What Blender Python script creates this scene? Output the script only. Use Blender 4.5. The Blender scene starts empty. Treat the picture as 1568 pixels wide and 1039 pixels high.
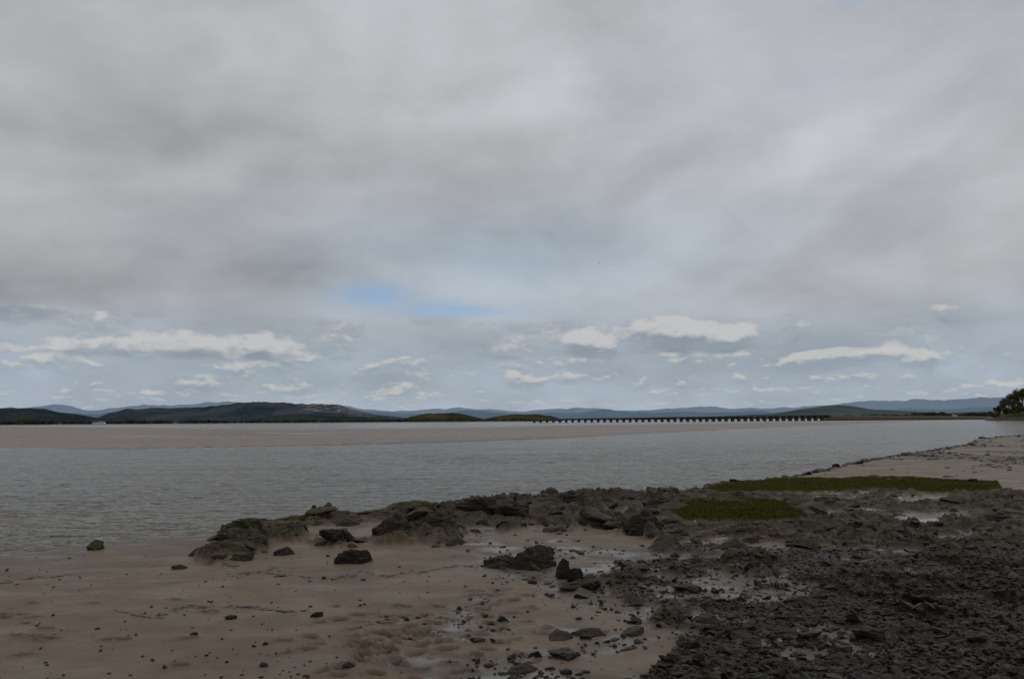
import bpy, bmesh, math, random
import numpy as np
from mathutils import Vector, Matrix
random.seed(5); rng=np.random.default_rng(11)
scene=bpy.context.scene
# ------------------------------------------------------------------ camera model
F=1220.0; CX=784.0; CY=519.5; H=4.0
PITCH=math.atan(123/1220.0); ROLL=0.007
cp,sp=math.cos(PITCH),math.sin(PITCH)
fw=np.array([0,cp,sp]); R0=np.array([1.,0,0]); U0=np.array([0,-sp,cp])
RR=R0*math.cos(ROLL)-U0*math.sin(ROLL); UU=R0*math.sin(ROLL)+U0*math.cos(ROLL)
def ray(u,v):
    return fw+RR*(u-CX)/F-UU*(v-CY)/F
def gnd(u,v,z=0.0):
    d=ray(u,v); t=(z-H)/d[2]; return d[0]*t,d[1]*t
def at_dist(u,v,D):
    d=ray(u,v); return d[0]/d[1]*D, H+d[2]/d[1]*D
def project(x,y,z):
    zz=z-H
    dep=x*fw[0]+y*fw[1]+zz*fw[2]
    return CX+F*(x*RR[0]+y*RR[1]+zz*RR[2])/dep, CY-F*(x*UU[0]+y*UU[1]+zz*UU[2])/dep
def hor(u): return 642.5-(u-784)*ROLL

cam=bpy.data.cameras.new("camera"); camo=bpy.data.objects.new("camera",cam)
scene.collection.objects.link(camo); scene.camera=camo
cam.sensor_width=36; cam.lens=F/1568*36; cam.clip_start=0.1; cam.clip_end=60000
M4=Matrix(((RR[0],UU[0],-fw[0],0),(RR[1],UU[1],-fw[1],0),(RR[2],UU[2],-fw[2],H),(0,0,0,1)))
camo.matrix_world=M4
scene.view_settings.view_transform='Standard'; scene.view_settings.look='None'; scene.view_settings.exposure=0

# ------------------------------------------------------------------ numpy noise
def hsh(ix,iy,k=0):
    a=ix.astype(np.int64).astype(np.uint32); b=iy.astype(np.int64).astype(np.uint32)
    n=a*np.uint32(374761393)+b*np.uint32(668265263)+np.uint32((k*2246822519+3266489917)&0xffffffff)
    n=(n^(n>>np.uint32(13)))*np.uint32(1274126177)
    n=(n^(n>>np.uint32(15)))*np.uint32(2246822519)
    n=n^(n>>np.uint32(16))
    return n.astype(np.float64)/4294967296.0
def vn(x,y,k=0):
    ix=np.floor(x); iy=np.floor(y); fx=x-ix; fy=y-iy
    fx=fx*fx*fx*(fx*(fx*6-15)+10); fy=fy*fy*fy*(fy*(fy*6-15)+10)
    a=hsh(ix,iy,k); b=hsh(ix+1,iy,k); c=hsh(ix,iy+1,k); d=hsh(ix+1,iy+1,k)
    return (a+(b-a)*fx)*(1-fy)+(c+(d-c)*fx)*fy
def fbm(x,y,o=4,k=0,g=0.5):
    s=0;a=1;t=0
    for i in range(o):
        s=s+a*(vn(x,y,k+i)*2-1); t+=a; a*=g
        x,y=x*1.62-y*1.18+3.1, x*1.18+y*1.62+7.7
    return s/t
def slabs(x,y,k=0):
    ix=np.floor(x); iy=np.floor(y)
    d1=np.full(x.shape,9.0); d2=np.full(x.shape,9.0); hh=np.zeros(x.shape)
    for i in (-1,0,1):
        for j in (-1,0,1):
            cx=ix+i; cy=iy+j
            px=cx+hsh(cx,cy,k+1); py=cy+hsh(cx,cy,k+2)
            dx=x-px; dy=y-py; d=np.sqrt(dx*dx+dy*dy)
            v=hsh(cx,cy,k+3)+(hsh(cx,cy,k+4)-0.5)*1.2*dx+(hsh(cx,cy,k+5)-0.25)*1.3*dy
            n=d<d1
            d2=np.where(n,d1,np.minimum(d2,d)); hh=np.where(n,v,hh); d1=np.where(n,d,d1)
    e=np.clip((d2-d1)/0.12,0,1)
    return hh*(0.35+0.65*e)
def sstep(a,b,x):
    t=np.clip((x-a)/(b-a),0,1); return t*t*(3-2*t)
def poly(u,v,P,w=6.0,vs=2.0):
    P=np.array(P,float); n=len(P)
    umin,umax,vmin,vmax=P[:,0].min()-40,P[:,0].max()+40,P[:,1].min()-25,P[:,1].max()+25
    out=np.zeros(u.shape); idx=np.nonzero((u>umin)&(u<umax)&(v>vmin)&(v<vmax))
    if len(idx[0])==0: return out
    x=u[idx]; y=v[idx]*vs; Q=P.copy(); Q[:,1]*=vs
    ins=np.zeros(x.shape,bool); dm=np.full(x.shape,1e9)
    for i in range(n):
        x1,y1=Q[i]; x2,y2=Q[(i+1)%n]
        if y1!=y2:
            c=((y1>y)!=(y2>y))&(x<(x2-x1)*(y-y1)/(y2-y1)+x1); ins^=c
        L=(x2-x1)**2+(y2-y1)**2+1e-9
        t=np.clip(((x-x1)*(x2-x1)+(y-y1)*(y2-y1))/L,0,1)
        dm=np.minimum(dm,(x-x1-t*(x2-x1))**2+(y-y1-t*(y2-y1))**2)
    sd=np.sqrt(dm)*np.where(ins,1,-1)
    out[idx]=sstep(-w,w,sd); return out

# ------------------------------------------------------------------ terrain layout
SH=[(-900,980),(-300,885),(0,850),(70,840),(150,831),(200,829),(330,818),(345,812),(430,800),(520,792),(600,783),(680,776),(780,766),(870,760),(1035,756),
    (1090,745),(1150,737),(1220,727),(1270,717),(1320,705),(1400,693),(1480,681),(1500,671),(1568,665),(1750,657),(2400,640)]
shU=np.array([p[0] for p in SH],float); shY=np.array([gnd(*p)[1] for p in SH])
BLO=[(-900,690),(0,687),(200,687),(350,684),(520,681),(700,676),(850,671),(1000,663),(1150,656),(1270,651),(1400,645.5),(1500,641)]
BUP=[(-900,661),(0,653),(250,655),(400,658),(700,655),(820,651.5),(1000,649),(1270,645.6),(1400,644.5),(1500,642)]
bU=np.array([p[0] for p in BLO],float); bY=np.array([gnd(*p)[1] for p in BLO])
cU=np.array([p[0] for p in BUP],float); cY=np.array([gnd(*p)[1] for p in BUP])
ROCK=[(322,862),(336,842),(345,815),(430,797),(520,790),(600,778),(680,768),(760,760),(870,754),(1035,755),(1095,752),(1200,760),(1340,752),(1580,756),(1900,760),
      (1900,830),(1568,826),(1420,845),(1300,842),(1180,832),(1050,842),(960,812),(880,815),(800,806),(700,832),(640,830),(520,838),(455,828),(400,850)]
GAPS=[[(425,812),(560,800),(700,812),(640,828),(560,828),(470,828)],
      [(880,788),(960,778),(1010,786),(930,798)],
      [(700,818),(760,806),(870,815),(900,835),(860,850),(740,838)],
      [(1230,752),(1340,748),(1320,762),(1240,764)],[(1370,788),(1490,782),(1480,797),(1370,805)],[(1230,790),(1300,778),(1320,790),(1250,798)],[(1350,757),(1460,757),(1480,768),(1380,772)]]
GRAV=[(930,870),(1000,842),(1150,838),(1400,842),(1568,820),(1900,820),(1900,1400),(1000,1400),(1010,1039),(1060,990),(1010,950),(960,925),(880,900)]
WET=[(700,826),(870,812),(960,835),(1130,835),(1250,870),(1200,930),(1130,960),(1150,1040),(1150,1250),(540,1250),(600,1010),(700,930),(770,880),(700,845)]
GR1=[(1080,746),(1130,739),(1200,735),(1400,732),(1520,740),(1535,752),(1460,758),(1350,753),(1240,754),(1150,758),(1085,757)]
GR2=[(1034,788),(1056,774),(1130,771),(1190,771),(1236,787),(1226,801),(1150,804),(1080,803),(1038,797)]
SHIN=[(1180,722),(1260,713),(1400,688),(1480,676),(1800,660),(1800,735),(1560,720),(1400,722),(1300,728),(1200,734)]
POOL=[(1232,755),(1335,750),(1318,760),(1238,764)]
prints=[]
def addprint(u,v,ang=None,L=None):
    x,y=gnd(u,v,0.2); prints.append((x,y,random.uniform(-.7,.7) if ang is None else ang,L or random.uniform(.24,.38)))
for i in range(100):
    u=random.gauss(620,85); v=random.gauss(985,28); addprint(u,min(max(v,930),1060))
for i in range(22): addprint(770+random.uniform(-60,60),930+random.uniform(-25,40))
for i in range(14): addprint(500+i*22+random.uniform(-6,6),1035-i*9+random.uniform(-6,6),0.9)
for i in range(10): addprint(180+random.uniform(-180,200),960+random.uniform(-50,70))
for i in range(10): addprint(30+random.uniform(-30,60),955+random.uniform(-20,25))

def field(x,y,detail=True):
    u,v=project(x,y,0*x)
    ysh=np.interp(u,shU,shY)
    ysh=ysh*(1+0.02*fbm(x*0.35,y*0.1,3,5))
    s=ysh-y
    zb=np.where(s>0,0.27*(1-np.exp(-s/9.0)),np.maximum(-0.6,0.06*s))
    b0=np.interp(u,bU,bY)*(1+0.02*fbm(x*0.03,y*0.01,3,8)); b1=np.interp(u,cU,cY)*(1+0.06*fbm(x*0.01,y*0.01,3,9))
    inb=np.clip((y-b0)/6,-1,1); ine=np.clip((b1-y)/40,-1,1)
    bank=np.minimum(inb,ine); on=(u<1480)&(y>90)
    zbk=np.where(bank>0,0.03+0.25*bank+0.09*fbm(x*0.012,y*0.012,4,21),-0.5)
    sw=fbm(x*0.010,y*0.035,3,33); zbk=np.where((bank>0),zbk-0.30*sstep(0.25,0.5,sw),zbk)
    zb=np.where(on&(bank>0),zbk,zb)
    fd=1560+1300*sstep(790,850,u)*(1-sstep(1260,1330,u))
    far=sstep(-80,80,y-fd+60*fbm(x*0.004,y*0.004,3,40))
    zb=np.where(y>1400,zb*(1-far)+far*1.6,zb)
    out=dict(u=u,v=v,s=s)
    near=(y<300)
    z=zb.copy()
    Z=np.zeros_like(x)
    rock=Z.copy();grav=Z.copy();wet=Z.copy();grass=Z.copy();shin=Z.copy();pr=Z.copy();pool=Z.copy()
    i=np.nonzero(near)
    if len(i[0]):
        X=x[i];Y=y[i];zz=zb[i];S=s[i]
        u2,v2=project(X,Y,zz)
        a=fbm(X*0.9,Y*0.9,4,50); b=fbm(X*0.9+9,Y*0.9+4,4,60)
        pu=u2+a*38; pv=v2+b*9
        rk=poly(pu,pv,ROCK,7)
        for g in GAPS: rk=rk*(1-poly(pu,pv,g,6))
        rk=rk*np.where(u2>1040,sstep(-0.32,-0.12,fbm(X*0.55+7,Y*0.8,4,66)),1.0)
        gv=poly(pu,pv,GRAV,16)
        wt=poly(pu,pv,WET,22)
        g1=poly(u2+a*14,v2+b*3,GR1,3); g2=poly(u2+a*26,v2+b*6,GR2,4); gs=np.maximum(g1,g2)
        pl=poly(u2+a*14,v2+b*2,POOL,3)
        rk2=gv*sstep(0.05,0.2,fbm(X*0.5+20,Y*0.5,3,75))
        mudp=np.maximum(wt*sstep(-0.30,0.05,fbm(X*0.7,Y*1.1,4,80)), gv*sstep(0.24,0.40,fbm(X*0.9+3,Y*1.3,4,85))*(u2<1400))
        mudp=np.maximum(mudp,poly(pu,pv,ROCK,7)*(1-rk)*(u2>700)*0.8)
        gv=np.clip(gv*(1-0.75*mudp),0,1)
        sm=poly(u2,v2,SHIN,8)*sstep(-0.15,0.2,fbm(X*0.25,Y*0.12,3,90))
        rk=rk*(1-gs)
        land=sstep(-0.3,0.3,S)
        h=0.022*fbm(X*0.35,Y*0.35,3,100)+0.014*fbm(X*1.6,Y*2.6,3,103)+0.004*fbm(X*9,Y*9,2,106)
        c,sn=math.cos(0.35),math.sin(0.35)
        xr=X*c+Y*sn; yr=-X*sn+Y*c
        wx=xr+0.25*fbm(X*2,Y*2,3,110); wy=yr+0.25*fbm(X*2+5,Y*2,3,114)
        sA=slabs(wx*0.75,wy*1.25,120); sB=slabs(wx*2.0,wy*3.4,130); sC=slabs(wx*6,wy*9,140)
        env=0.35+0.85*sstep(-0.35,0.35,fbm(X*0.35,Y*0.45,2,150))
        leftb=np.where(u2<1040,1.0,0.70)
        rh=env*leftb*(0.03+0.27*sA+0.15*sB+0.03*fbm(X*8,Y*8,2,158))+0.055*sC+0.04*fbm(X*3,Y*3,3,155)
        h=h+rk*rh*land*1.0+rk2*(0.04+0.12*sB+0.04*sC)
        h=h+gv*(0.03*sC+0.06*fbm(X*1.3,Y*1.3,4,160))
        h=h-0.035*mudp*(1-rk)
        h=h+gs*(0.18+0.08*fbm(X*1.2,Y*1.2,3,170)+0.04*fbm(X*5,Y*5,2,174))-0.03*pl
        h=h+sm*0.05*(sC+sB)
        if detail:
            q=np.zeros_like(X)
            for (px,py,an,L) in prints:
                m=np.nonzero((np.abs(X-px)<0.4)&(np.abs(Y-py)<0.4))
                if len(m[0])==0: continue
                dx=X[m]-px; dy=Y[m]-py; ca,sa=math.cos(an),math.sin(an)
                e=((dx*ca+dy*sa)/(L*0.5))**2+((-dx*sa+dy*ca)/(L*0.26))**2
                h[m]+= -0.07*np.exp(-e*e)+0.025*np.exp(-((np.sqrt(e)-1.45)/0.3)**2)
                q[m]=np.maximum(q[m],np.exp(-e*e))
            pr[i]=q
        z[i]=zz+h*np.where(S>-1.0,1,0)
        rock[i]=np.maximum(rk,rk2*0.9)*land; grav[i]=gv; wet[i]=mudp*(1-rk); grass[i]=gs; shin[i]=sm; pool[i]=pl
    out.update(z=z,rock=rock,grav=grav,wet=wet,grass=grass,shin=shin,pr=pr,pool=pool,bank=np.where(on&(bank>0),1.0,0.0)*np.ones_like(x),far=far)
    return out

def mesh_np(name,V,faces,mat=None,smooth=False,attrs=None):
    me=bpy.data.meshes.new(name)
    V=np.asarray(V,np.float32); faces=np.asarray(faces,np.int32); k=faces.shape[1]
    me.vertices.add(len(V)); me.vertices.foreach_set("co",V.ravel())
    me.loops.add(faces.size); me.loops.foreach_set("vertex_index",faces.ravel())
    me.polygons.add(len(faces)); me.polygons.foreach_set("loop_start",np.arange(0,faces.size,k,dtype=np.int32))
    me.polygons.foreach_set("loop_total",np.full(len(faces),k,np.int32))
    me.polygons.foreach_set("use_smooth",np.full(len(faces),smooth,bool))
    me.update(calc_edges=True)
    if attrs:
        for an,arr in attrs.items():
            a=me.color_attributes.new(an,'FLOAT_COLOR','POINT'); a.data.foreach_set("color",np.asarray(arr,np.float32).ravel())
    if mat: me.materials.append(mat)
    ob=bpy.data.objects.new(name,me); scene.collection.objects.link(ob); return ob
def gridfaces(nr,nc):
    a=np.arange(nr*nc).reshape(nr,nc)
    return np.stack([a[:-1,:-1].ravel(),a[:-1,1:].ravel(),a[1:,1:].ravel(),a[1:,:-1].ravel()],1)

# ------------------------------------------------------------------ node expression helper
class NT:
    def __init__(s,nt): s.nt=nt; s.N=nt.nodes; s.L=nt.links
    def inp(s,sock,val):
        if isinstance(val,E): s.L.new(val.s,sock)
        elif val is not None:
            if hasattr(sock,'default_value'):
                try: sock.default_value=val
                except Exception:
                    sock.default_value=tuple(val)+(1.0,) if len(val)==3 else val
    def math(s,op,*a,clamp=False):
        n=s.N.new('ShaderNodeMath'); n.operation=op; n.use_clamp=clamp
        for i,x in enumerate(a): s.inp(n.inputs[i],x)
        return E(s,n.outputs[0])
    def noise(s,vec,scale=5,detail=4,rough=0.55,dist=0,lac=2.0,out=0):
        n=s.N.new('ShaderNodeTexNoise'); s.inp(n.inputs['Vector'],vec)
        n.inputs['Scale'].default_value=scale; n.inputs['Detail'].default_value=detail
        n.inputs['Roughness'].default_value=rough; n.inputs['Distortion'].default_value=dist
        return E(s,n.outputs[out])
    def voro(s,vec,scale=5,feature='F1',out='Distance'):
        n=s.N.new('ShaderNodeTexVoronoi'); n.feature=feature; s.inp(n.inputs['Vector'],vec); n.inputs['Scale'].default_value=scale
        return E(s,n.outputs[out])
    def comb(s,x,y,z=0.0):
        n=s.N.new('ShaderNodeCombineXYZ'); s.inp(n.inputs[0],x);s.inp(n.inputs[1],y);s.inp(n.inputs[2],z); return E(s,n.outputs[0])
    def sep(s,v):
        n=s.N.new('ShaderNodeSeparateXYZ'); s.inp(n.inputs[0],v); return [E(s,o) for o in n.outputs]
    def mix(s,f,a,b):
        n=s.N.new('ShaderNodeMix'); n.data_type='RGBA'; n.clamp_factor=True
        s.inp(n.inputs[0],f); s.inp(n.inputs[6],a if isinstance(a,E) else tuple(a)+(1,)); s.inp(n.inputs[7],b if isinstance(b,E) else tuple(b)+(1,))
        return E(s,n.outputs[2])
    def ss(s,a,b,x):
        n=s.N.new('ShaderNodeMapRange'); n.interpolation_type='SMOOTHSTEP'
        s.inp(n.inputs[0],x); n.inputs[1].default_value=a; n.inputs[2].default_value=b; n.inputs[3].default_value=0;n.inputs[4].default_value=1
        return E(s,n.outputs[0])
    def scalecol(s,c,f):
        n=s.N.new('ShaderNodeVectorMath'); n.operation='SCALE'; s.inp(n.inputs[0],c); s.inp(n.inputs['Scale'],f); return E(s,n.outputs[0])
    def map(s,v,sc=(1,1,1),rot=(0,0,0),loc=(0,0,0)):
        n=s.N.new('ShaderNodeMapping'); s.inp(n.inputs[0],v); n.inputs['Scale'].default_value=sc; n.inputs['Rotation'].default_value=rot; n.inputs['Location'].default_value=loc
        return E(s,n.outputs[0])
    def attr(s,name):
        n=s.N.new('ShaderNodeVertexColor'); n.layer_name=name
        r=s.N.new('ShaderNodeSeparateColor'); s.L.new(n.outputs[0],r.inputs[0])
        return [E(s,o) for o in r.outputs][:3]+[E(s,n.outputs[1])]
class E:
    def __init__(s,b,sock): s.b=b; s.s=sock
    def __add__(s,o): return s.b.math('ADD',s,o)
    __radd__=__add__
    def __mul__(s,o): return s.b.math('MULTIPLY',s,o)
    __rmul__=__mul__
    def __sub__(s,o): return s.b.math('SUBTRACT',s,o)
    def __rsub__(s,o): return s.b.math('SUBTRACT',o,s)
    def __truediv__(s,o): return s.b.math('DIVIDE',s,o)
def newmat(name):
    m=bpy.data.materials.new(name); m.use_nodes=True; nt=m.node_tree; nt.nodes.clear()
    b=NT(nt); p=nt.nodes.new('ShaderNodeBsdfPrincipled'); o=nt.nodes.new('ShaderNodeOutputMaterial'); nt.links.new(p.outputs[0],o.inputs[0])
    g=nt.nodes.new('ShaderNodeNewGeometry'); pos=E(b,g.outputs['Position'])
    return m,b,p,pos,g
def bump(b,p,h,strength=0.5,dist=0.02):
    n=b.N.new('ShaderNodeBump'); n.inputs['Strength'].default_value=strength; n.inputs['Distance'].default_value=dist
    b.inp(n.inputs['Height'],h); b.L.new(n.outputs[0],p.inputs['Normal']); return n

# ------------------------------------------------------------------ world
w=bpy.data.worlds.new("World"); scene.world=w; w.use_nodes=True; nt=w.node_tree; nt.nodes.clear(); b=NT(nt)
SUN_EL=math.radians(52); SUN_AZ=math.radians(55)
sky=nt.nodes.new('ShaderNodeTexSky'); sky.sky_type='NISHITA'; sky.sun_disc=False; sky.sun_elevation=SUN_EL; sky.sun_rotation=SUN_AZ
bg1=nt.nodes.new('ShaderNodeBackground'); bg1.inputs[1].default_value=0.09
skyc=b.mix(0.22,E(b,sky.outputs[0]),(1.9,3.9,8.2)); b.inp(bg1.inputs[0],skyc)
tc=nt.nodes.new('ShaderNodeTexCoord'); D=E(b,tc.outputs['Generated']); dx,dy,dz=b.sep(D)
az=b.math('ARCTAN2',dx,dy); el=b.math('ARCSINE',b.math('MAXIMUM',dz,-0.2))
wv=b.noise(D,5,4,0.6,out=1); wx,wy,wz=b.sep(wv)
azw=az+(wx-0.5)*0.16; elw=el+(wy-0.5)*0.09
wv2=b.noise(b.comb(az,el*2.0,5.0),24,2,0.6,out=1); vx_,vy_,vz_=b.sep(wv2)
azs=az+(wz-0.5)*0.05+(vx_-0.5)*0.014; els=el+(wy-0.5)*0.028+(vy_-0.5)*0.010
def ae(u,v):
    d=ray(u,v); d=d/np.linalg.norm(d); return math.atan2(d[0],d[1]),math.asin(d[2])
def blob(u,v,su,sv,A=azw,EL=elw,rot=0.0):
    a0,e0=ae(u,v); X=A-a0; Y=EL-e0
    if rot:
        c,s_=math.cos(rot),math.sin(rot); X,Y=X*c+Y*s_, Y*c-X*s_
    X=X*(F/su); Y=Y*(F/sv)
    return b.math('EXPONENT',(X*X+Y*Y)*-1.0)
zc=b.math('MAXIMUM',dz,0.0)+0.35
P=b.comb(dx/zc,dy/zc,0.0)
n1=b.noise(b.map(P,(1.3,1.3,1),(0,0,-0.6)),2.2,4,0.5,0.3)
n2=b.noise(b.comb(az+el*0.5,el*2.0-az*0.35,1.3),7.0,5,0.55,0.35)
n3=b.noise(b.comb(az,el*2.4,0.3),4.0,4,0.5,0.5)
Lm=0.455+(n1-0.5)*0.20+(n2-0.5)*0.17+(n3-0.5)*0.20
feats=[(650,30,330,90,0.05,0.1),(900,140,230,60,0.05,0.3),(1200,250,260,55,0.05,0.5),(1330,180,200,60,0.05,0.6),
       (150,190,260,26,-0.04,0.12),(250,300,330,50,-0.05,0.1),(330,405,330,38,-0.11,0.05),(1440,90,140,50,-0.06,0.4),
       (100,440,250,30,-0.06,0),(640,300,260,40,-0.02,-0.4),(1250,330,250,20,0.05,0.5),(650,150,300,25,-0.03,0.2)]
for (u,v,su,sv,a,r) in feats: Lm=Lm+blob(u,v,su,sv,rot=r)*a
lowb=b.ss(0.17,0.07,el)
blue=b.math('MINIMUM',blob(760,400,330,70)*0.85+lowb*0.8+blob(1100,330,200,60)*0.25,1.0)
sheetc=b.mix(blue,(0.975,0.995,1.05),(0.80,0.965,1.13))
lav=blob(1230,130,200,90); sheetc=b.mix(lav*0.5,sheetc,(0.95,0.97,1.13))
Lm=Lm-lowb*b.ss(0.0,0.06,el)*0.04
sheet=b.scalecol(sheetc,Lm)
vary=b.noise(b.comb(az,el*2.0,9.0),6.0,2,0.5)
def cum(scale,vy,lo,hi,seed,th,feat=None,wdt=0.12,lo_off=0.30):
    def base(off,det):
        c=b.comb(azs*1.0,(els+off)*vy,seed)
        d=b.noise(c,scale,det,0.6,0.0)
        if feat:
            for (u,v,su,sv,a) in feat: d=d+blob(u,v,su,sv,azs,els+off)*a
        return d
    vv=(vary-0.5)*0.22
    d0=base(0.0,5.5)+vv; l0=base(0.0,2.5)+vv; l1=base(lo_off/scale/vy,4.0)+vv
    band=(1.0-b.ss(lo[0],lo[1],el)*b.ss(hi[1],hi[0],el))*0.8
    cu=b.ss(th,th+wdt,d0-band)
    cl=b.ss(th-0.01,th+wdt*1.9,l1-band)
    lit=b.ss(-0.09,0.13,l0-l1+(d0-l0)*0.7)
    top=b.ss(th-0.05,th+0.14,d0)
    return b.math('MAXIMUM',cu,cl*0.85),lit*top
fA=[(1050,497,105,18,0.24),(1090,512,70,10,0.08),(1400,465,85,14,0.19),(220,525,120,16,0.13),(400,515,80,16,0.11),(30,525,90,18,0.12),(1050,436,36,6,0.22),(1150,430,44,8,0.16),(900,515,60,12,0.10)]
fB=[(1270,548,60,10,0.12),(1390,545,80,9,0.12),(830,580,60,8,0.12),(480,545,50,10,0.10)]
covA,litA=cum(9,2.2,(0.05,0.08),(0.12,0.15),1.7,0.52,fA)
covB,litB=cum(19,2.6,(0.015,0.035),(0.075,0.10),4.2,0.49,fB)
covC,litC=cum(38,3.4,(0.0,0.008),(0.035,0.05),8.9,0.50)
col=sheet
for cov,lit,hi,lo_,k in ((covC,litC,(0.51,0.52,0.51),(0.345,0.415,0.475),0.65),(covB,litB,(0.555,0.55,0.535),(0.285,0.345,0.40),0.8),(covA,litA,(0.55,0.55,0.555),(0.24,0.285,0.335),0.85)):
    c=b.mix(lit,lo_,hi); col=b.mix(cov*k,col,c)
bg2=nt.nodes.new('ShaderNodeBackground'); b.inp(bg2.inputs[0],col); bg2.inputs[1].default_value=1.0
clear=b.math('MINIMUM',blob(565,450,52,15,azs,els)*1.3+blob(690,477,75,7,azs,els)*1.2+blob(1330,2,40,8)*0.5+blob(640,468,130,15,azs,els)*0.4,1.0)
mx=nt.nodes.new('ShaderNodeMixShader'); b.inp(mx.inputs[0],clear*0.85); nt.links.new(bg2.outputs[0],mx.inputs[1]); nt.links.new(bg1.outputs[0],mx.inputs[2])
wo=nt.nodes.new('ShaderNodeOutputWorld'); nt.links.new(mx.outputs[0],wo.inputs[0])
w.cycles.sampling_method='MANUAL'; w.cycles.sample_map_resolution=256
sl=bpy.data.lights.new("sun","SUN"); sl.energy=0.6; sl.angle=math.radians(12); sl.color=(1,0.95,0.86)
so=bpy.data.objects.new("sun",sl); scene.collection.objects.link(so)
sd=Vector((math.sin(SUN_AZ)*math.cos(SUN_EL),math.cos(SUN_AZ)*math.cos(SUN_EL),math.sin(SUN_EL)))
so.rotation_euler=sd.to_track_quat('Z','Y').to_euler()

# ------------------------------------------------------------------ ground material
gm,b,p,pos,geo=newmat("shore_ground")
rk,gv,wt,sh=b.attr("m1"); gr,bk,fr,pq=b.attr("m2")
nL=b.noise(pos,0.35,4,0.6); nM=b.noise(pos,2.5,5,0.6); nF=b.noise(pos,28,3,0.65)
sand=b.mix(b.ss(0.3,0.7,nL),(0.120,0.086,0.053),(0.168,0.124,0.081))
sand=b.mix(b.ss(0.42,0.72,nM)*0.5,sand,(0.085,0.061,0.040))
sand=b.mix(b.ss(0.5,0.8,nF)*0.4,sand,(0.062,0.046,0.031))
mud=b.mix(nM,(0.068,0.053,0.037),(0.130,0.103,0.075))
c=b.mix(wt,sand,mud)
gcol=b.mix(b.ss(0.35,0.65,nF),(0.006,0.005,0.004),(0.026,0.020,0.014)); gcol=b.mix(b.ss(0.45,0.6,nM)*0.5,gcol,(0.040,0.028,0.016))
c=b.mix(gv*0.95,c,gcol); c=b.mix(sh*0.6,c,gcol)
nR=b.noise(b.map(pos,(1,2.2,3),(0,0,0.35)),3.5,6,0.7)
rc=b.mix(b.ss(0.35,0.65,nR),(0.009,0.007,0.005),(0.058,0.043,0.028)); rc=b.mix(b.ss(0.58,0.76,nF)*0.5,rc,(0.12,0.098,0.07))
px,py,pz=b.sep(pos)
leftw=b.ss(4.0,-6.0,px)
nA=b.noise(pos,1.4,5,0.75); rc=b.mix(b.ss(0.53,0.66,nA+leftw*0.05)*0.65,rc,(0.068,0.058,0.012))
nx,ny,nz=b.sep(E(b,geo.outputs['Normal']))
rc=b.mix(b.ss(0.85,0.99,nz)*0.3,rc,(0.085,0.063,0.041))
c=b.mix(rk,c,rc)
gcl=b.mix(nM,(0.028,0.034,0.008),(0.052,0.056,0.014)); gcl=b.mix(b.ss(0.5,0.65,nL)*0.5,gcl,(0.055,0.040,0.018))
c=b.mix(gr,c,gcl)
bkc=b.mix(b.noise(b.map(pos,(0.012,0.05,1)),1.0,4,0.6),(0.095,0.066,0.045),(0.215,0.160,0.115)); c=b.mix(bk,c,bkc)
frc=b.mix(b.noise(b.map(pos,(0.006,0.006,1)),1.0,4,0.6),(0.035,0.04,0.022),(0.08,0.075,0.04)); c=b.mix(fr,c,frc)
c=b.mix(pq*0.7,c,(0.035,0.026,0.018))
damp=b.ss(0.12,0.02,pz); c=b.mix(damp*0.5*(1.0-bk*0.3),c,(0.055,0.041,0.028))
b.inp(p.inputs['Base Color'],c)
wp=wt*b.ss(0.38,0.62,b.noise(pos,1.3,3,0.5))
dampS=b.ss(0.45,0.65,b.noise(b.map(pos,(0.6,1.3,1)),0.8,3,0.5))
ro=0.60-wp*0.38-dampS*0.14+gv*0.02-bk*0.15-damp*0.15+rk*0.08+b.ss(0.3,0.7,nF)*0.08
b.inp(p.inputs['Roughness'],b.math('MAXIMUM',ro,0.10))
spc=0.30+wp*0.22+dampS*0.08-rk*0.14-gv*0.14-gr*0.5
b.inp(p.inputs['Specular IOR Level'],b.math('MAXIMUM',spc,0.0))
hh=nM*0.35+nF*0.25+b.noise(pos,90,2,0.6)*0.12
hh=hh*(1.0-wp*0.8)+(rk+gv*0.6)*nR*2.4
bump(b,p,hh,0.8,0.045)

# ------------------------------------------------------------------ ground mesh
ys=np.concatenate([np.geomspace(4,90,950,endpoint=False),np.geomspace(90,300,130,endpoint=False),np.geomspace(300,30000,170)])
ss_=np.linspace(-0.85,0.85,1300)
YY,SS=np.meshgrid(ys,ss_,indexing='ij'); XX=SS*YY
f=field(XX,YY)
zg=f['z']
V=np.stack([XX,YY,zg],-1).reshape(-1,3)
m1=np.stack([f['rock'],f['grav'],np.maximum(f['wet'],f['pool']),f['shin']],-1).reshape(-1,4)
m2=np.stack([f['grass'],f['bank'],f['far'],f['pr']],-1).reshape(-1,4)
mesh_np("ground",V,gridfaces(len(ys),len(ss_)),gm,True,{"m1":m1,"m2":m2})
print("ground ok")

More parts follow.
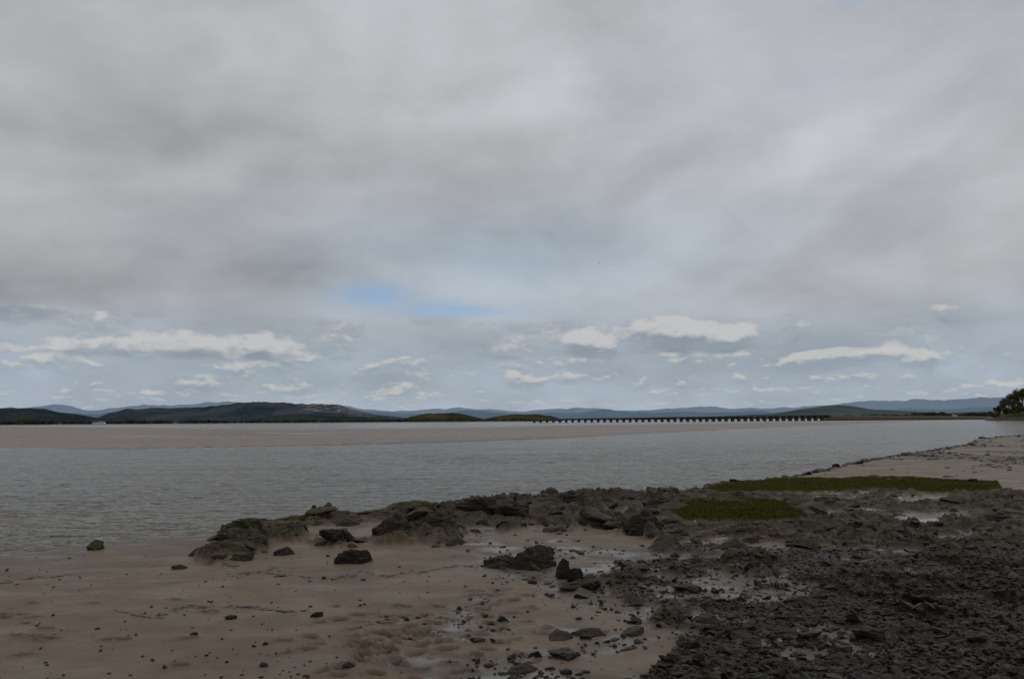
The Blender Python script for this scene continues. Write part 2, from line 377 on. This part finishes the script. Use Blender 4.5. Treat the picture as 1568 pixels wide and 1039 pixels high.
# ------------------------------------------------------------------ water
wm,b,p,pos,geo=newmat("estuary_water")
wn=b.noise(b.map(pos,(0.6,1.8,1),(0,0,0.2)),1.6,3,0.6,0.4)
wn2=b.noise(b.map(pos,(0.10,0.5,1),(0,0,0.15)),1.6,3,0.6,0.4)
wl=b.noise(b.map(pos,(0.012,0.05,1),(0,0,-0.1)),1.0,4,0.55)
wl2=b.noise(b.map(pos,(0.07,0.25,1),(0,0,-0.1)),1.0,3,0.6)
b.inp(p.inputs['Base Color'],b.mix(wl,(0.105,0.093,0.064),(0.16,0.142,0.100)))
b.inp(p.inputs['Roughness'],0.07+wl*0.12)
p.inputs['IOR'].default_value=1.33
rid=1.0-b.math('ABSOLUTE',wn*2.0-1.0)
rid2=1.0-b.math('ABSOLUTE',wn2*2.0-1.0)
bump(b,p,(rid*0.9+rid2*1.6)*(0.45+1.1*wl2),1.0,0.38)
ysw=np.concatenate([np.geomspace(14,200,700,endpoint=False),np.geomspace(200,9000,120)])
ssw=np.linspace(-0.85,0.85,700); YW,SW=np.meshgrid(ysw,ssw,indexing='ij'); XW=SW*YW
amp=np.clip(1.6-YW/140,0,1)*(0.55+0.8*sstep(-0.4,0.4,fbm(XW*0.04,YW*0.1,3,900)))
def rdg(x,y,o,k): return 1-np.abs(fbm(x,y,o,k))*2
ZW=amp*(0.045*rdg(XW*0.45+YW*0.1,YW*1.1,3,910)+0.022*rdg(XW*1.3,YW*2.6,2,920)-0.035)
mesh_np("estuary_water",np.stack([XW,YW,ZW],-1).reshape(-1,3),gridfaces(len(ysw),len(ssw)),wm,True)
pm,b,p,pos,geo=newmat("pool_water"); p.inputs['Base Color'].default_value=(0.08,0.07,0.055,1); p.inputs['Roughness'].default_value=0.04
def pool(u0,v0,wu,wv,z):
    n=48; cx,cy=gnd(u0,v0,z); x1,_=gnd(u0+wu,v0,z); _,y1=gnd(u0,v0-wv,z); a=x1-cx; bb=y1-cy
    V=[(cx,cy,z)]
    k=random.uniform(0,9)
    for i in range(n):
        t=i/n*2*math.pi; r=1+0.25*math.sin(2*t+k)+0.18*math.sin(5*t+2*k)+0.1*math.sin(9*t)
        V.append((cx+a*r*math.cos(t),cy+bb*r*math.sin(t),z))
    mesh_np("tide_pool",V,[(0,1+i,1+(i+1)%n) for i in range(n)],pm)

# ------------------------------------------------------------------ rock prototypes
def ico(sub):
    bm=bmesh.new(); bmesh.ops.create_icosphere(bm,subdivisions=sub,radius=1.0)
    V=np.array([v.co[:] for v in bm.verts]); Fc=np.array([[q.index for q in f_.verts] for f_ in bm.faces]); bm.free(); return V,Fc
def rockproto(sub,seed,npl=13,rough=0.06):
    r=np.random.default_rng(seed); V,Fc=ico(sub)
    nrm=r.normal(size=(npl,3)); nrm/=np.linalg.norm(nrm,axis=1)[:,None]; hgt=r.uniform(0.5,1.0,npl)
    dt=V@nrm.T; rr=np.where(dt>0.05,hgt/np.maximum(dt,0.05),9).min(1); rr=np.minimum(rr,1.4)
    if rough:
        k=seed*0.37
        rr=rr*(1+rough*fbm(V[:,0]*3+k,V[:,1]*3+V[:,2]*2.3,4,seed)-rough*0.6*np.abs(fbm(V[:,2]*6+k,V[:,1]*6+V[:,0]*4,3,seed+9)))
    return V*rr[:,None],Fc
big=[rockproto(5,s+100,10,0.20) for s in range(8)]
med=[rockproto(3,s+200,10,0.15) for s in range(14)]
sml=[rockproto(1,s+300,8,0.0) for s in range(24)]
tiny=[rockproto(1,s+400,8,0.0) for s in range(12)]
def scatter(name,protos,X,Y,Z,SX,SY,SZ,RZ,TX,TY,mat,tint,smooth=False):
    VS=[];FS=[];CS=[];off=0
    n=len(X); pid=rng.integers(0,len(protos),n)
    for k,(PV,PF) in enumerate(protos):
        I=np.nonzero(pid==k)[0]; m=len(I)
        if m==0: continue
        q=PV[None,:,:]*np.stack([SX[I],SY[I],SZ[I]],1)[:,None,:]
        def rot(q,a,i,j):
            c=np.cos(a)[:,None]; s=np.sin(a)[:,None]; qi=q[:,:,i]*c-q[:,:,j]*s; qj=q[:,:,i]*s+q[:,:,j]*c
            q=q.copy(); q[:,:,i]=qi; q[:,:,j]=qj; return q
        q=rot(q,RZ[I],0,1); q=rot(q,TX[I],1,2); q=rot(q,TY[I],0,2)
        q=q+np.stack([X[I],Y[I],Z[I]],1)[:,None,:]
        VS.append(q.reshape(-1,3)); nf=PF[None]+ (np.arange(m)*len(PV))[:,None,None]+off; FS.append(nf.reshape(-1,3))
        t=tint[I]; CS.append(np.repeat(np.stack([t,rng.random(m),np.zeros(m),np.ones(m)],1),len(PV),axis=0))
        off+=m*len(PV)
    return mesh_np(name,np.concatenate(VS),np.concatenate(FS),mat,smooth,{"tint":np.concatenate(CS)})
def rockmat(name,dark,light,alg=0.0,rough=0.68,sc=6,spec=0.25,alc=(0.070,0.061,0.012),lw=0.0):
    m,b,p,pos,geo=newmat(name); t,t2,_,_a=b.attr("tint")
    nR=b.noise(b.map(pos,(1,2,3),(0.3,0.2,0.35)),sc,6,0.7); nF=b.noise(pos,sc*6,3,0.65); nA=b.noise(pos,2.2,5,0.75)
    c=b.mix(b.ss(0.35,0.65,nR)*0.7+t*0.3,dark,light); c=b.mix(b.ss(0.55,0.75,nF)*0.45,c,tuple(min(1,x*1.8) for x in light))
    c=b.mix(b.ss(0.0,1.0,t2)*0.4,c,(0.04,0.026,0.014))
    nx,ny,nz=b.sep(E(b,geo.outputs['Normal']))
    c=b.mix(b.ss(0.8,0.99,nz)*0.25,c,(0.085,0.065,0.044))
    if alg:
        x_,_y,_z=b.sep(pos); c=b.mix(b.ss(0.48,0.63,nA+b.ss(4.0,-6.0,x_)*lw)*b.ss(0.0,0.6,nz)*alg,c,alc)
    b.inp(p.inputs['Base Color'],c); p.inputs['Specular IOR Level'].default_value=spec
    b.inp(p.inputs['Roughness'],rough+nF*0.2-0.1); bump(b,p,nR*1.5+nF*0.5,0.9,0.05); return m
mrock=rockmat("outcrop_rock",(0.010,0.008,0.006),(0.056,0.042,0.028),0.6,lw=0.05)
mboul=rockmat("boulder_rock",(0.009,0.0075,0.006),(0.048,0.037,0.026),0.2)
mgrn=rockmat("algae_rock",(0.022,0.018,0.010),(0.075,0.060,0.035),0.8,lw=0.05)
mpeb=rockmat("gravel_stone",(0.004,0.0035,0.003),(0.027,0.021,0.015),0.0,0.45,14,0.28)
def place(n,fn,mask,thr=0.5,z0=0.2):
    U,Vv=fn(n); pts=np.array([gnd(a,c,z0) for a,c in zip(U,Vv)]); x,y=pts[:,0],pts[:,1]
    g=field(x,y,False); k=rng.random(n)<mask(g)
    return x[k],y[k],g['z'][k]
x,y,z=place(2100,lambda n:(rng.uniform(322,1640,n),rng.uniform(752,862,n)),lambda g:np.clip(g['rock'],0,1)*(0.6+0.3*(g['u']<1040)))
n=len(x); uu=project(x,y,z)[0]; s=rng.lognormal(-1.95,0.6,n).clip(0.05,0.45)*np.where(uu<1045,1.0,0.9)
scatter("rock_outcrop",med,x,y,z-0.1*s,s*rng.uniform(1,1.8,n),s*rng.uniform(.7,1.1,n),s*rng.uniform(.35,.6,n),rng.normal(0.3,0.4,n),rng.normal(0.2,0.18,n),rng.normal(0,0.15,n),mrock,rng.random(n))
def gmask(g): return np.clip(np.maximum.reduce([g['grav']*0.95,g['wet']*0.12,g['rock']*0.5*(g['v']>835),g['shin']*0.5]),0,1)
x,y,z=place(32000,lambda n:(rng.uniform(700,1640,n),rng.uniform(815,1090,n)),gmask)
n=len(x); s=rng.lognormal(-3.4,0.5,n).clip(0.014,0.13)
scatter("gravel_stones",sml,x,y,z+s*0.05,s*rng.uniform(.9,1.6,n),s*rng.uniform(.7,1.1,n),s*rng.uniform(.35,.75,n),rng.uniform(0,6.28,n),rng.normal(0,.35,n),rng.normal(0,.35,n),mpeb,rng.random(n))
x,y,z=place(1000,lambda n:(rng.uniform(760,1640,n),rng.uniform(815,1070,n)),lambda g:np.clip(g['grav']*0.4+g['wet']*0.25+g['rock']*0.4,0,1))
n=len(x); s=rng.lognormal(-2.5,0.45,n).clip(0.05,0.24)
scatter("cobble_stones",med,x,y,z,s*rng.uniform(1,1.7,n),s*rng.uniform(.7,1.1,n),s*rng.uniform(.35,.6,n),rng.uniform(0,6.28,n),rng.normal(0,.2,n),rng.normal(0,.2,n),mboul,rng.random(n))
x,y,z=place(5000,lambda n:(rng.uniform(1100,1640,n),rng.uniform(660,750,n)),lambda g:np.clip(g['shin']*0.9+0.02*(g['s']>0),0,1)*(g['s']>0.2))
ed=[]
for i in range(900):
    u=random.uniform(1040,1620); v=np.interp(u,shU,[q[1] for q in SH])+abs(random.gauss(0,2.2)); ed.append(gnd(u,v,0.05))
ed=np.array(ed); ge=field(ed[:,0],ed[:,1],False)
x=np.concatenate([x,ed[:,0]]);y=np.concatenate([y,ed[:,1]]);z=np.concatenate([z,np.maximum(ge['z'],0)])
n=len(x); s=rng.lognormal(-2.3,0.5,n).clip(0.05,0.5)*(0.6+y/150)
scatter("beach_shingle",sml,x,y,z,s*1.4,s,s*.5,rng.uniform(0,6.28,n),rng.normal(0,.2,n),rng.normal(0,.2,n),mpeb,rng.random(n))
x,y,z=place(560,lambda n:(rng.uniform(-20,1100,n),rng.uniform(835,1060,n)),lambda g:(1-g['rock'])*(g['s']>0.3)*0.9)
n=len(x); s=rng.lognormal(-4.0,0.55,n).clip(0.009,0.08)
scatter("scattered_stones",tiny,x,y,z+s*.2,s*1.3,s,s*.7,rng.uniform(0,6.28,n),rng.normal(0,.3,n),rng.normal(0,.3,n),mpeb,rng.random(n))
wd,b,p,pos,geo=newmat("seaweed"); b.inp(p.inputs['Base Color'],b.mix(b.noise(pos,20,2),(0.012,0.01,0.007),(0.035,0.026,0.015))); p.inputs['Roughness'].default_value=0.5
lines=[[(325,858),(380,872),(450,880),(500,886),(560,878),(600,884)],[(600,884),(680,870),(740,866)],[(180,935),(240,945),(290,925),(420,936),(470,938)],[(0,886),(60,880),(110,876)],
       [(440,880),(420,868),(400,875),(345,880)],[(560,960),(610,945),(700,950)],[(700,940),(760,915),(740,915)]]
pts=[]
for L in lines:
    for (a,c) in zip(L[:-1],L[1:]):
        m=int(abs(c[0]-a[0])*0.8)+4
        for i in range(m):
            t=random.random()
            if math.sin(t*9+a[0])>0.1 or random.random()<0.25:
                pts.append(gnd(a[0]+(c[0]-a[0])*t+random.gauss(0,3),a[1]+(c[1]-a[1])*t+random.gauss(0,1.2)+2*math.sin(t*5+a[1]),0.2))
pts=np.array(pts); g=field(pts[:,0],pts[:,1],False); n=len(pts); s=rng.lognormal(-3.6,0.4,n)
scatter("seaweed_strandline",tiny,pts[:,0],pts[:,1],g['z'],s*2.0,s*.8,s*.25,rng.uniform(-.5,.5,n),rng.normal(0,.1,n),rng.normal(0,.1,n),wd,rng.random(n))
def boulder(u,v,wp,hp,mat=None,name="boulder",k=None):
    x,y=gnd(u,v,0.2); g=field(np.array([x]),np.array([y]),False); z=float(g['z'][0])
    PV,PF=big[(k if k is not None else random.randrange(8))]
    px=y/F; sx=wp*px/2*1.2; sz=hp*px*0.75
    Vv=PV*np.array([sx,sx*0.8,sz]); a=random.uniform(-0.35,0.35); c,s_=math.cos(a),math.sin(a)
    q=Vv.copy(); q[:,0]=Vv[:,0]*c-Vv[:,1]*s_; q[:,1]=Vv[:,0]*s_+Vv[:,1]*c
    tint=np.tile([random.random(),random.random(),0,1],(len(q),1))
    o=mesh_np(name,q,PF,mat or mboul,False,{"tint":tint}); o.location=(x,y+sx*0.3,z+sz*0.1)
for bb in [(545,862,44,20),(372,856,30,14),(440,847,24,14),(275,868,18,8),(487,946,15,7),(352,948,13,8),(296,972,8,7),
           (785,1010,12,9),(600,818,60,32),(665,822,60,24),(520,832,46,18),(975,972,30,10),(1340,985,40,18),(1300,1025,40,12),(1500,990,26,12),
           (778,868,44,22),(806,870,54,30),(832,868,40,28),(815,858,40,26),(866,886,18,26),(885,893,26,24),(893,903,34,14),(872,905,30,10),
           (735,792,60,24),(790,792,50,22),(945,808,54,26),(985,820,60,30),(870,772,50,18),(1010,782,46,14),(1230,930,30,12),(1060,905,40,10),(1210,978,26,8),(870,1010,40,10),(910,975,34,8),(740,988,18,7),(1240,842,40,12),(1530,800,50,14)]:
    boulder(*bb)
for bb in [(146,833,26,12),(375,828,46,20),(450,812,44,14),(405,808,40,12),(590,786,50,12),(530,800,36,10),(640,780,40,10),(350,842,26,12),(700,775,36,10)]: boulder(*bb,mat=mgrn,name="algae_covered_boulder")
for q in [(1285,757,40,3.0,0.215),(1420,797,40,2.5,0.28)]: pool(*q)

# ------------------------------------------------------------------ salt marsh grass
gmat,b,p,pos,geo=newmat("salt_marsh_grass"); nn=b.noise(pos,0.8,4,0.6); nn2=b.noise(pos,9,3,0.6)
c=b.mix(b.ss(0.35,0.65,nn),(0.042,0.054,0.010),(0.072,0.080,0.018)); c=b.mix(b.ss(0.4,0.65,nn2)*0.55,c,(0.070,0.052,0.020)); b.inp(p.inputs['Base Color'],c); p.inputs['Roughness'].default_value=0.9
p.inputs['Specular IOR Level'].default_value=0.0
x,y,z=place(110000,lambda n:(rng.uniform(1025,1550,n),rng.uniform(726,808,n)),lambda g:g['grass'])
n=len(x); a=rng.uniform(0,6.28,n); hb=rng.uniform(0.02,0.08,n); wb=0.014
l=rng.normal(0,0.06,(n,2))
V=np.stack([np.stack([x-wb*np.cos(a),y-wb*np.sin(a),z-0.01],1),np.stack([x+wb*np.cos(a),y+wb*np.sin(a),z-0.01],1),np.stack([x+l[:,0],y+l[:,1],z+hb],1)],1).reshape(-1,3)
mesh_np("salt_marsh_grass",V,np.arange(3*n).reshape(n,3),gmat)

# ------------------------------------------------------------------ hills
def hillmat(name,c1,c2,sc,c3=None):
    m,b,p,pos,geo=newmat(name); n1=b.noise(b.map(pos,(1,0.6,3)),sc,5,0.62); n2=b.voro(b.map(pos,(1,0.5,1)),sc*1.7,out='Color')
    v1,_,_=b.sep(n2)
    c=b.mix(b.ss(0.38,0.62,n1)*0.75+v1*0.25,c1,c2)
    if c3:
        rk,_,_,_=b.attr("scar"); c=b.mix(rk*b.ss(0.48,0.6,b.noise(b.map(pos,(1,1,2.5)),0.03,5,0.7)),c,c3)
    b.inp(p.inputs['Base Color'],c); p.inputs['Roughness'].default_value=1.0; p.inputs['Specular IOR Level'].default_value=0.0
    return m
def hill(name,prof,D,depth,mat,rough=0.05,scar=None,seed=0,res=500):
    pu=np.array([q[0] for q in prof],float); pv=np.array([q[1] for q in prof],float)
    us=np.linspace(pu[0],pu[-1],res); vs=np.interp(us,pu,pv)
    k=np.ones(9)/9; vs=np.convolve(np.pad(vs,4,mode='edge'),k,'valid')
    Dp=D+depth*0.5
    X=np.zeros(res);Zp=np.zeros(res)
    for i in range(res):
        X[i],Zp[i]=at_dist(us[i],vs[i],Dp)
    nd=36; T=np.linspace(0,1,nd); out=np.zeros((nd,res,3)); sc=np.zeros((nd,res,4))
    Zp=Zp+(Zp-1).clip(0)*rough*fbm(us*0.06,us*0+seed,5,seed+3)
    for j,t in enumerate(T):
        cr=math.sin(math.pi*t)**0.8
        yy=D+depth*t
        nz=fbm(X/depth*5+seed,np.full(res,t*5.0)+seed,5,seed)
        out[j,:,0]=X*(yy/Dp); out[j,:,1]=yy; out[j,:,2]=1.0+(Zp-1.0).clip(0)*cr*(1+nz*(0.5*abs(cr-1)+rough))-3*(cr<0.05)
        if scar: sc[j,:,0]=np.clip(np.minimum(us-scar[0],scar[1]-us)/25,0,1)*(1 if 0.12<t<0.45 else 0)
    sc[:,:,3]=1
    mesh_np(name,out.reshape(-1,3),gridfaces(nd,res),mat,True,{"scar":sc.reshape(-1,4)})
mfar=hillmat("far_hills",(0.12,0.185,0.265),(0.155,0.225,0.30),0.0012)  # blue of distance haze is painted into the base colour
mfar2=hillmat("far_fells",(0.215,0.285,0.375),(0.24,0.31,0.40),0.001)  # palest blue: thickest aerial haze put into the diffuse colour
mnear=hillmat("near_hill",(0.024,0.037,0.054),(0.062,0.075,0.086),0.006,(0.23,0.22,0.21))  # slate-blue tones carry painted haze; scar colour is pale limestone
mleft=hillmat("wooded_hill",(0.018,0.029,0.037),(0.038,0.048,0.050),0.006)  # woodland dark with a little haze blue mixed into its colour
mgreen=hillmat("green_hill",(0.045,0.068,0.082),(0.085,0.112,0.105),0.006)  # field green shifted to blue, haze painted in the colour
misl=hillmat("low_wooded_knoll",(0.020,0.026,0.016),(0.070,0.060,0.032),0.012)
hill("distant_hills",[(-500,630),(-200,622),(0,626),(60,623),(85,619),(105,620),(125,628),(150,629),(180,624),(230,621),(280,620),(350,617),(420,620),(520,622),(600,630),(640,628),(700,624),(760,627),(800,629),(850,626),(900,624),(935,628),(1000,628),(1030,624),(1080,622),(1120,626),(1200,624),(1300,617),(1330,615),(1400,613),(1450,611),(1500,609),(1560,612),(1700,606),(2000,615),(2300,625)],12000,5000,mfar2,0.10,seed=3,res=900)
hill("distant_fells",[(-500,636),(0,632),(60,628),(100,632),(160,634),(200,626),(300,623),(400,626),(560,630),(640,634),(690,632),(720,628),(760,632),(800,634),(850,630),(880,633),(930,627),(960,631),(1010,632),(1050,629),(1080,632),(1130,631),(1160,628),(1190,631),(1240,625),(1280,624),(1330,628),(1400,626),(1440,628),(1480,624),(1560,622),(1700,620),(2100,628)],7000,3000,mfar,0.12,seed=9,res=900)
hill("limestone_hill",[(130,646),(160,635),(190,627),(250,624),(310,623),(345,619),(385,616),(430,616),(470,620),(500,619),(520,620),(545,627),(575,634),(610,638),(640,642)],3000,1600,mnear,0.09,scar=(450,580),seed=14)
hill("wooded_hill",[(-500,632),(-200,628),(-60,625),(0,625),(50,624),(75,626),(95,632),(130,636),(165,643)],2600,1000,mleft,0.07,seed=17)
hill("wooded_hill",[(380,645),(410,637),(450,634),(500,637),(560,638),(610,642)],2300,500,mleft,0.08,seed=19,res=200)
hill("grassy_knoll",[(612,643.5),(630,637),(655,632.5),(690,632),(712,634),(735,640),(748,642.5)],2000,300,misl,0.1,seed=22,res=200)
hill("grassy_knoll",[(735,642.6),(760,637),(785,634),(825,634),(845,637),(862,642)],2100,300,misl,0.1,seed=25,res=200)
hill("green_hill",[(1050,640.3),(1120,636),(1190,633),(1230,626),(1265,621),(1300,621),(1335,627),(1400,630),(1450,632),(1500,630),(1560,630),(1800,628),(2100,632)],3600,1500,mgreen,0.06,seed=28)

# ------------------------------------------------------------------ distant woodland
tm,b,p,pos,geo=newmat("distant_woodland"); t,t2,_,_a=b.attr("tint")
c=b.mix(t,(0.015,0.021,0.014),(0.042,0.047,0.025)); c=b.mix(b.ss(0.5,1,t2)*0.4,c,(0.07,0.055,0.03)); b.inp(p.inputs['Base Color'],c); p.inputs['Roughness'].default_value=1; p.inputs['Specular IOR Level'].default_value=0
blobs=[rockproto(2,500+s,30,0.35) for s in range(8)]
TX=[];TY=[];TZ=[];TS=[]
def wood(u0,u1,n,D,hp,jit=0.35,zb=1.0):
    for i in range(n):
        u=random.uniform(u0,u1); d=D+random.uniform(-60,120); hgt=hp*D/F*random.uniform(1-jit,1+jit)
        x,_=at_dist(u,hor(u),d); TX.append(x);TY.append(d);TZ.append(zb+hgt*0.38);TS.append(hgt*0.62)
wood(-300,345,420,1700,5.5); wood(-300,60,120,1720,8); wood(330,640,260,1750,4.5); wood(640,830,170,1750,3.5); wood(655,720,40,2150,8,zb=6); wood(770,840,30,2250,6,zb=5)
wood(830,1270,260,3000,3.0); wood(1290,1560,300,1750,6.0); wood(1395,1450,60,1740,9); wood(1270,1400,70,1740,6); wood(1480,1560,50,1500,9)
TX,TY,TZ,TS=map(np.array,(TX,TY,TZ,TS)); n=len(TX)
scatter("distant_woodland",blobs,TX,TY,TZ,TS*rng.uniform(.9,1.7,n),TS,TS*rng.uniform(.75,1.1,n),rng.uniform(0,6.28,n),np.zeros(n),np.zeros(n),tm,rng.random(n))

# ------------------------------------------------------------------ wooded headland on the right
hm,b,p,pos,geo=newmat("headland_earth"); b.inp(p.inputs['Base Color'],b.mix(b.noise(pos,0.2,5),(0.03,0.035,0.018),(0.09,0.075,0.045))); p.inputs['Roughness'].default_value=1
hill("wooded_headland",[(1508,640),(1522,636),(1540,628),(1560,622),(1600,616),(1700,612),(1900,615),(2100,625)],760,160,hm,0.05,seed=31,res=200)
lm,b,p,pos,geo=newmat("tree_foliage"); nn=b.noise(pos,0.25,5,0.7); n3=b.noise(pos,1.5,3,0.7)
c=b.mix(b.ss(0.35,0.65,nn),(0.028,0.038,0.012),(0.095,0.090,0.024)); c=b.mix(b.ss(0.5,0.7,n3)*0.5,c,(0.12,0.07,0.022)); b.inp(p.inputs['Base Color'],c); p.inputs['Roughness'].default_value=0.9
p.inputs['Specular IOR Level'].default_value=0.1
bm_,b,p,pos,geo=newmat("tree_bark"); p.inputs['Base Color'].default_value=(0.06,0.05,0.04,1); p.inputs['Roughness'].default_value=0.95
def tree(x,y,z0,ht):
    V=[];Fc=[];mi=[]
    def limb(a,c,r0,r1,n=6):
        a=np.array(a,float);c=np.array(c,float);d=c-a;d/=np.linalg.norm(d); s=np.cross(d,[0.3,1,0.2]);s/=np.linalg.norm(s);t=np.cross(d,s);o=len(V)
        for (q,r) in ((a,r0),((a+c)/2+np.random.default_rng(len(V)).normal(0,.15,3),(r0+r1)/2),(c,r1)):
            for i in range(n):
                an=i/n*6.283; V.append(q+s*r*math.cos(an)+t*r*math.sin(an))
        for k in range(2):
            for i in range(n): Fc.append((o+k*n+i,o+k*n+(i+1)%n,o+(k+1)*n+(i+1)%n,o+(k+1)*n+i)); mi.append(1)
    limb((0,0,-1),(0,0,ht*0.45),ht*0.03,ht*0.018)
    lobes=[]
    for k in range(9):
        an=random.uniform(0,6.28); rr=random.uniform(0.1,0.32)*ht; zz=random.uniform(0.42,0.85)*ht
        c=(rr*math.cos(an),rr*math.sin(an),zz); limb((0,0,ht*0.3),c,ht*0.014,ht*0.004); lobes.append((c,random.uniform(0.13,0.22)*ht))
    for (c,r) in lobes:
        for i in range(170):
            d=rng.normal(size=3); d/=np.linalg.norm(d); q=np.array(c)+d*r*random.uniform(0.55,1.1)*np.array([1,1,0.8])
            e=rng.normal(size=3); e/=np.linalg.norm(e); g_=np.cross(e,d)+1e-3; g_/=np.linalg.norm(g_); s=random.uniform(0.25,0.6)
            o=len(V); V.extend([q-e*s,q+g_*s*.7,q+e*s,q-g_*s*.7]); Fc.append((o,o+1,o+2,o+3)); mi.append(0)
    o=mesh_np("broadleaf_tree",np.array(V),np.array(Fc),lm); o.data.materials.append(bm_); o.data.polygons.foreach_set("material_index",np.array(mi,np.int32)); o.location=(x,y,z0)
for (u,d,vb,ht) in [(1530,770,636,11),(1537,790,631,14),(1545,800,627,17),(1553,790,625,18),(1560,805,622,19),(1566,790,621,19),(1572,800,620,18),(1580,790,620,18),(1590,800,620,17),(1600,795,620,18),(1541,772,637,10),(1551,774,636,11),(1562,772,636,12),(1574,772,636,12),(1556,785,630,14),(1527,780,640,7),(1522,785,640,5)]:
    x,z0=at_dist(u,vb,d); tree(x,d,max(z0,0.5)-1,ht)

# ------------------------------------------------------------------ railway viaduct
vm,b,p,pos,geo=newmat("viaduct_masonry"); b.inp(p.inputs['Base Color'],b.mix(b.noise(pos,0.5,4),(0.022,0.021,0.021),(0.055,0.053,0.05))); p.inputs['Roughness'].default_value=0.9
vl,b,p,pos,geo=newmat("viaduct_girder"); b.inp(p.inputs['Base Color'],b.mix(b.noise(pos,0.3,4),(0.12,0.12,0.12),(0.2,0.2,0.195))); p.inputs['Roughness'].default_value=0.8
root=bpy.data.objects.new("railway_viaduct",None); scene.collection.objects.link(root)
VD=1100
x0,z0=at_dist(818,641.0,VD); x1,z1=at_dist(1268,634.2,VD)
def box(bm,cx,cy,cz,sx,sy,sz,tz=1.0):
    vs=[]
    for k in (-1,1):
        for (i,j) in ((-1,-1),(1,-1),(1,1),(-1,1)):
            t=1 if k<0 else tz
            vs.append(bm.verts.new((cx+i*sx/2*t,cy+j*sy/2*t,cz+k*sz/2)))
    for q in ((3,2,1,0),(4,5,6,7),(0,1,5,4),(1,2,6,5),(2,3,7,6),(3,0,4,7)): bm.faces.new([vs[i] for i in q])
def finish(bm,name,mat,parent=None):
    me=bpy.data.meshes.new(name); bm.to_mesh(me); bm.free(); me.materials.append(mat); o=bpy.data.objects.new(name,me); scene.collection.objects.link(o)
    if parent: o.parent=parent
    return o
N=46; bm=bmesh.new(); bd=bmesh.new(); bp=bmesh.new()
for i in range(N+1):
    t=i/N; x=x0+(x1-x0)*t; zd=z0+(z1-z0)*t-0.9
    box(bm,x,VD,(zd-1.6-1.0)/2-0.1,3.4,7.5,zd-1.6+1.2,0.9); box(bm,x,VD,zd-1.25,4.4,8.6,0.7)
    if i<N:
        xm=x+(x1-x0)/N/2; zm=zd+(z1-z0)/N/2
        box(bd,xm,VD,zm-0.45,(x1-x0)/N+0.01,8.2,0.9)
        for sy in (-4.3,4.3): box(bp,xm,VD+sy,zm+0.35,(x1-x0)/N-0.15,0.3,0.7)
        box(bp,x,VD-4.7,zm+0.55,0.4,0.4,1.1)
finish(bm,"piers",vm,root); finish(bd,"deck",vm,root); finish(bp,"parapet",vl,root)
hill("railway_embankment",[(1262,638),(1268,635.2),(1300,635.6),(1400,636.0),(1500,636.8),(1540,637.4)],VD-8,24,hm,0.02,seed=41,res=120)

# ------------------------------------------------------------------ white cottage on far shore
wc,b,p,pos,geo=newmat("whitewash"); b.inp(p.inputs['Base Color'],b.mix(b.noise(pos,1,3),(0.6,0.6,0.58),(0.75,0.75,0.72)))
sr,b,p,pos,geo=newmat("slate_roof"); p.inputs['Base Color'].default_value=(0.08,0.085,0.1,1)
def cottage(u,d,L=12,hw=4):
    x,_=at_dist(u,640,d); r=bpy.data.objects.new("white_cottage",None); scene.collection.objects.link(r); r.location=(x,d,1.3)
    bm=bmesh.new(); box(bm,0,0,hw/2,L,6,hw); finish(bm,"walls",wc,r)
    bm=bmesh.new(); v=[bm.verts.new(q) for q in ((-L/2-.3,-3.4,hw+.01),(L/2+.3,-3.4,hw+.01),(L/2+.3,3.4,hw+.01),(-L/2-.3,3.4,hw+.01),(-L/2-.3,0,hw+2.6),(L/2+.3,0,hw+2.6))]
    for q in ((0,1,5,4),(2,3,4,5),(0,4,3),(1,2,5),(3,2,1,0)): bm.faces.new([v[i] for i in q])
    box(bm,L/2-1,0,hw+2.8,.9,.9,1.6); finish(bm,"roof",sr,r)
    bm=bmesh.new()
    for xx in (-4,-1.5,1.5,4):
        if abs(xx)<L/2-.6: box(bm,xx,-3.02,1.8,1.0,0.1,1.3)
    finish(bm,"windows",sr,r)
cottage(156,1560); cottage(146,1565,8,3); cottage(1462,1560,10,3.5)

# ------------------------------------------------------------------ gull
bm=bmesh.new()
def ell(bm,c,r,n=10,m=8):
    bmesh.ops.create_uvsphere(bm,u_segments=n,v_segments=m,radius=1,matrix=Matrix.Translation(c)@Matrix.Diagonal((*r,1)))
ell(bm,(0,0,0),(0.28,0.09,0.09)); ell(bm,(0.3,0,0.04),(0.08,0.06,0.06))
for s_ in (-1,1):
    pts=[(0.12,0.05*s_,0.05),(0.10,0.38*s_,0.22),(-0.08,0.85*s_,0.10),(-0.10,0.42*s_,0.20),(-0.12,0.05*s_,0.04)]
    vs=[bm.verts.new(q) for q in pts]; bm.faces.new(vs[:2]+vs[3:]); bm.faces.new(vs[1:4])
vs=[bm.verts.new(q) for q in ((-0.25,0.03,0.0),(-0.42,0.09,0.0),(-0.42,-0.09,0.0),(-0.25,-0.03,0.0))]; bm.faces.new(vs)
bk_,b,p,pos,geo=newmat("gull_plumage"); p.inputs['Base Color'].default_value=(0.06,0.06,0.06,1)
o=finish(bm,"gull",bk_); xx,zz=at_dist(918,403,220); o.location=(xx,220,zz); o.rotation_euler=(0.35,0,1.3)
print("done")
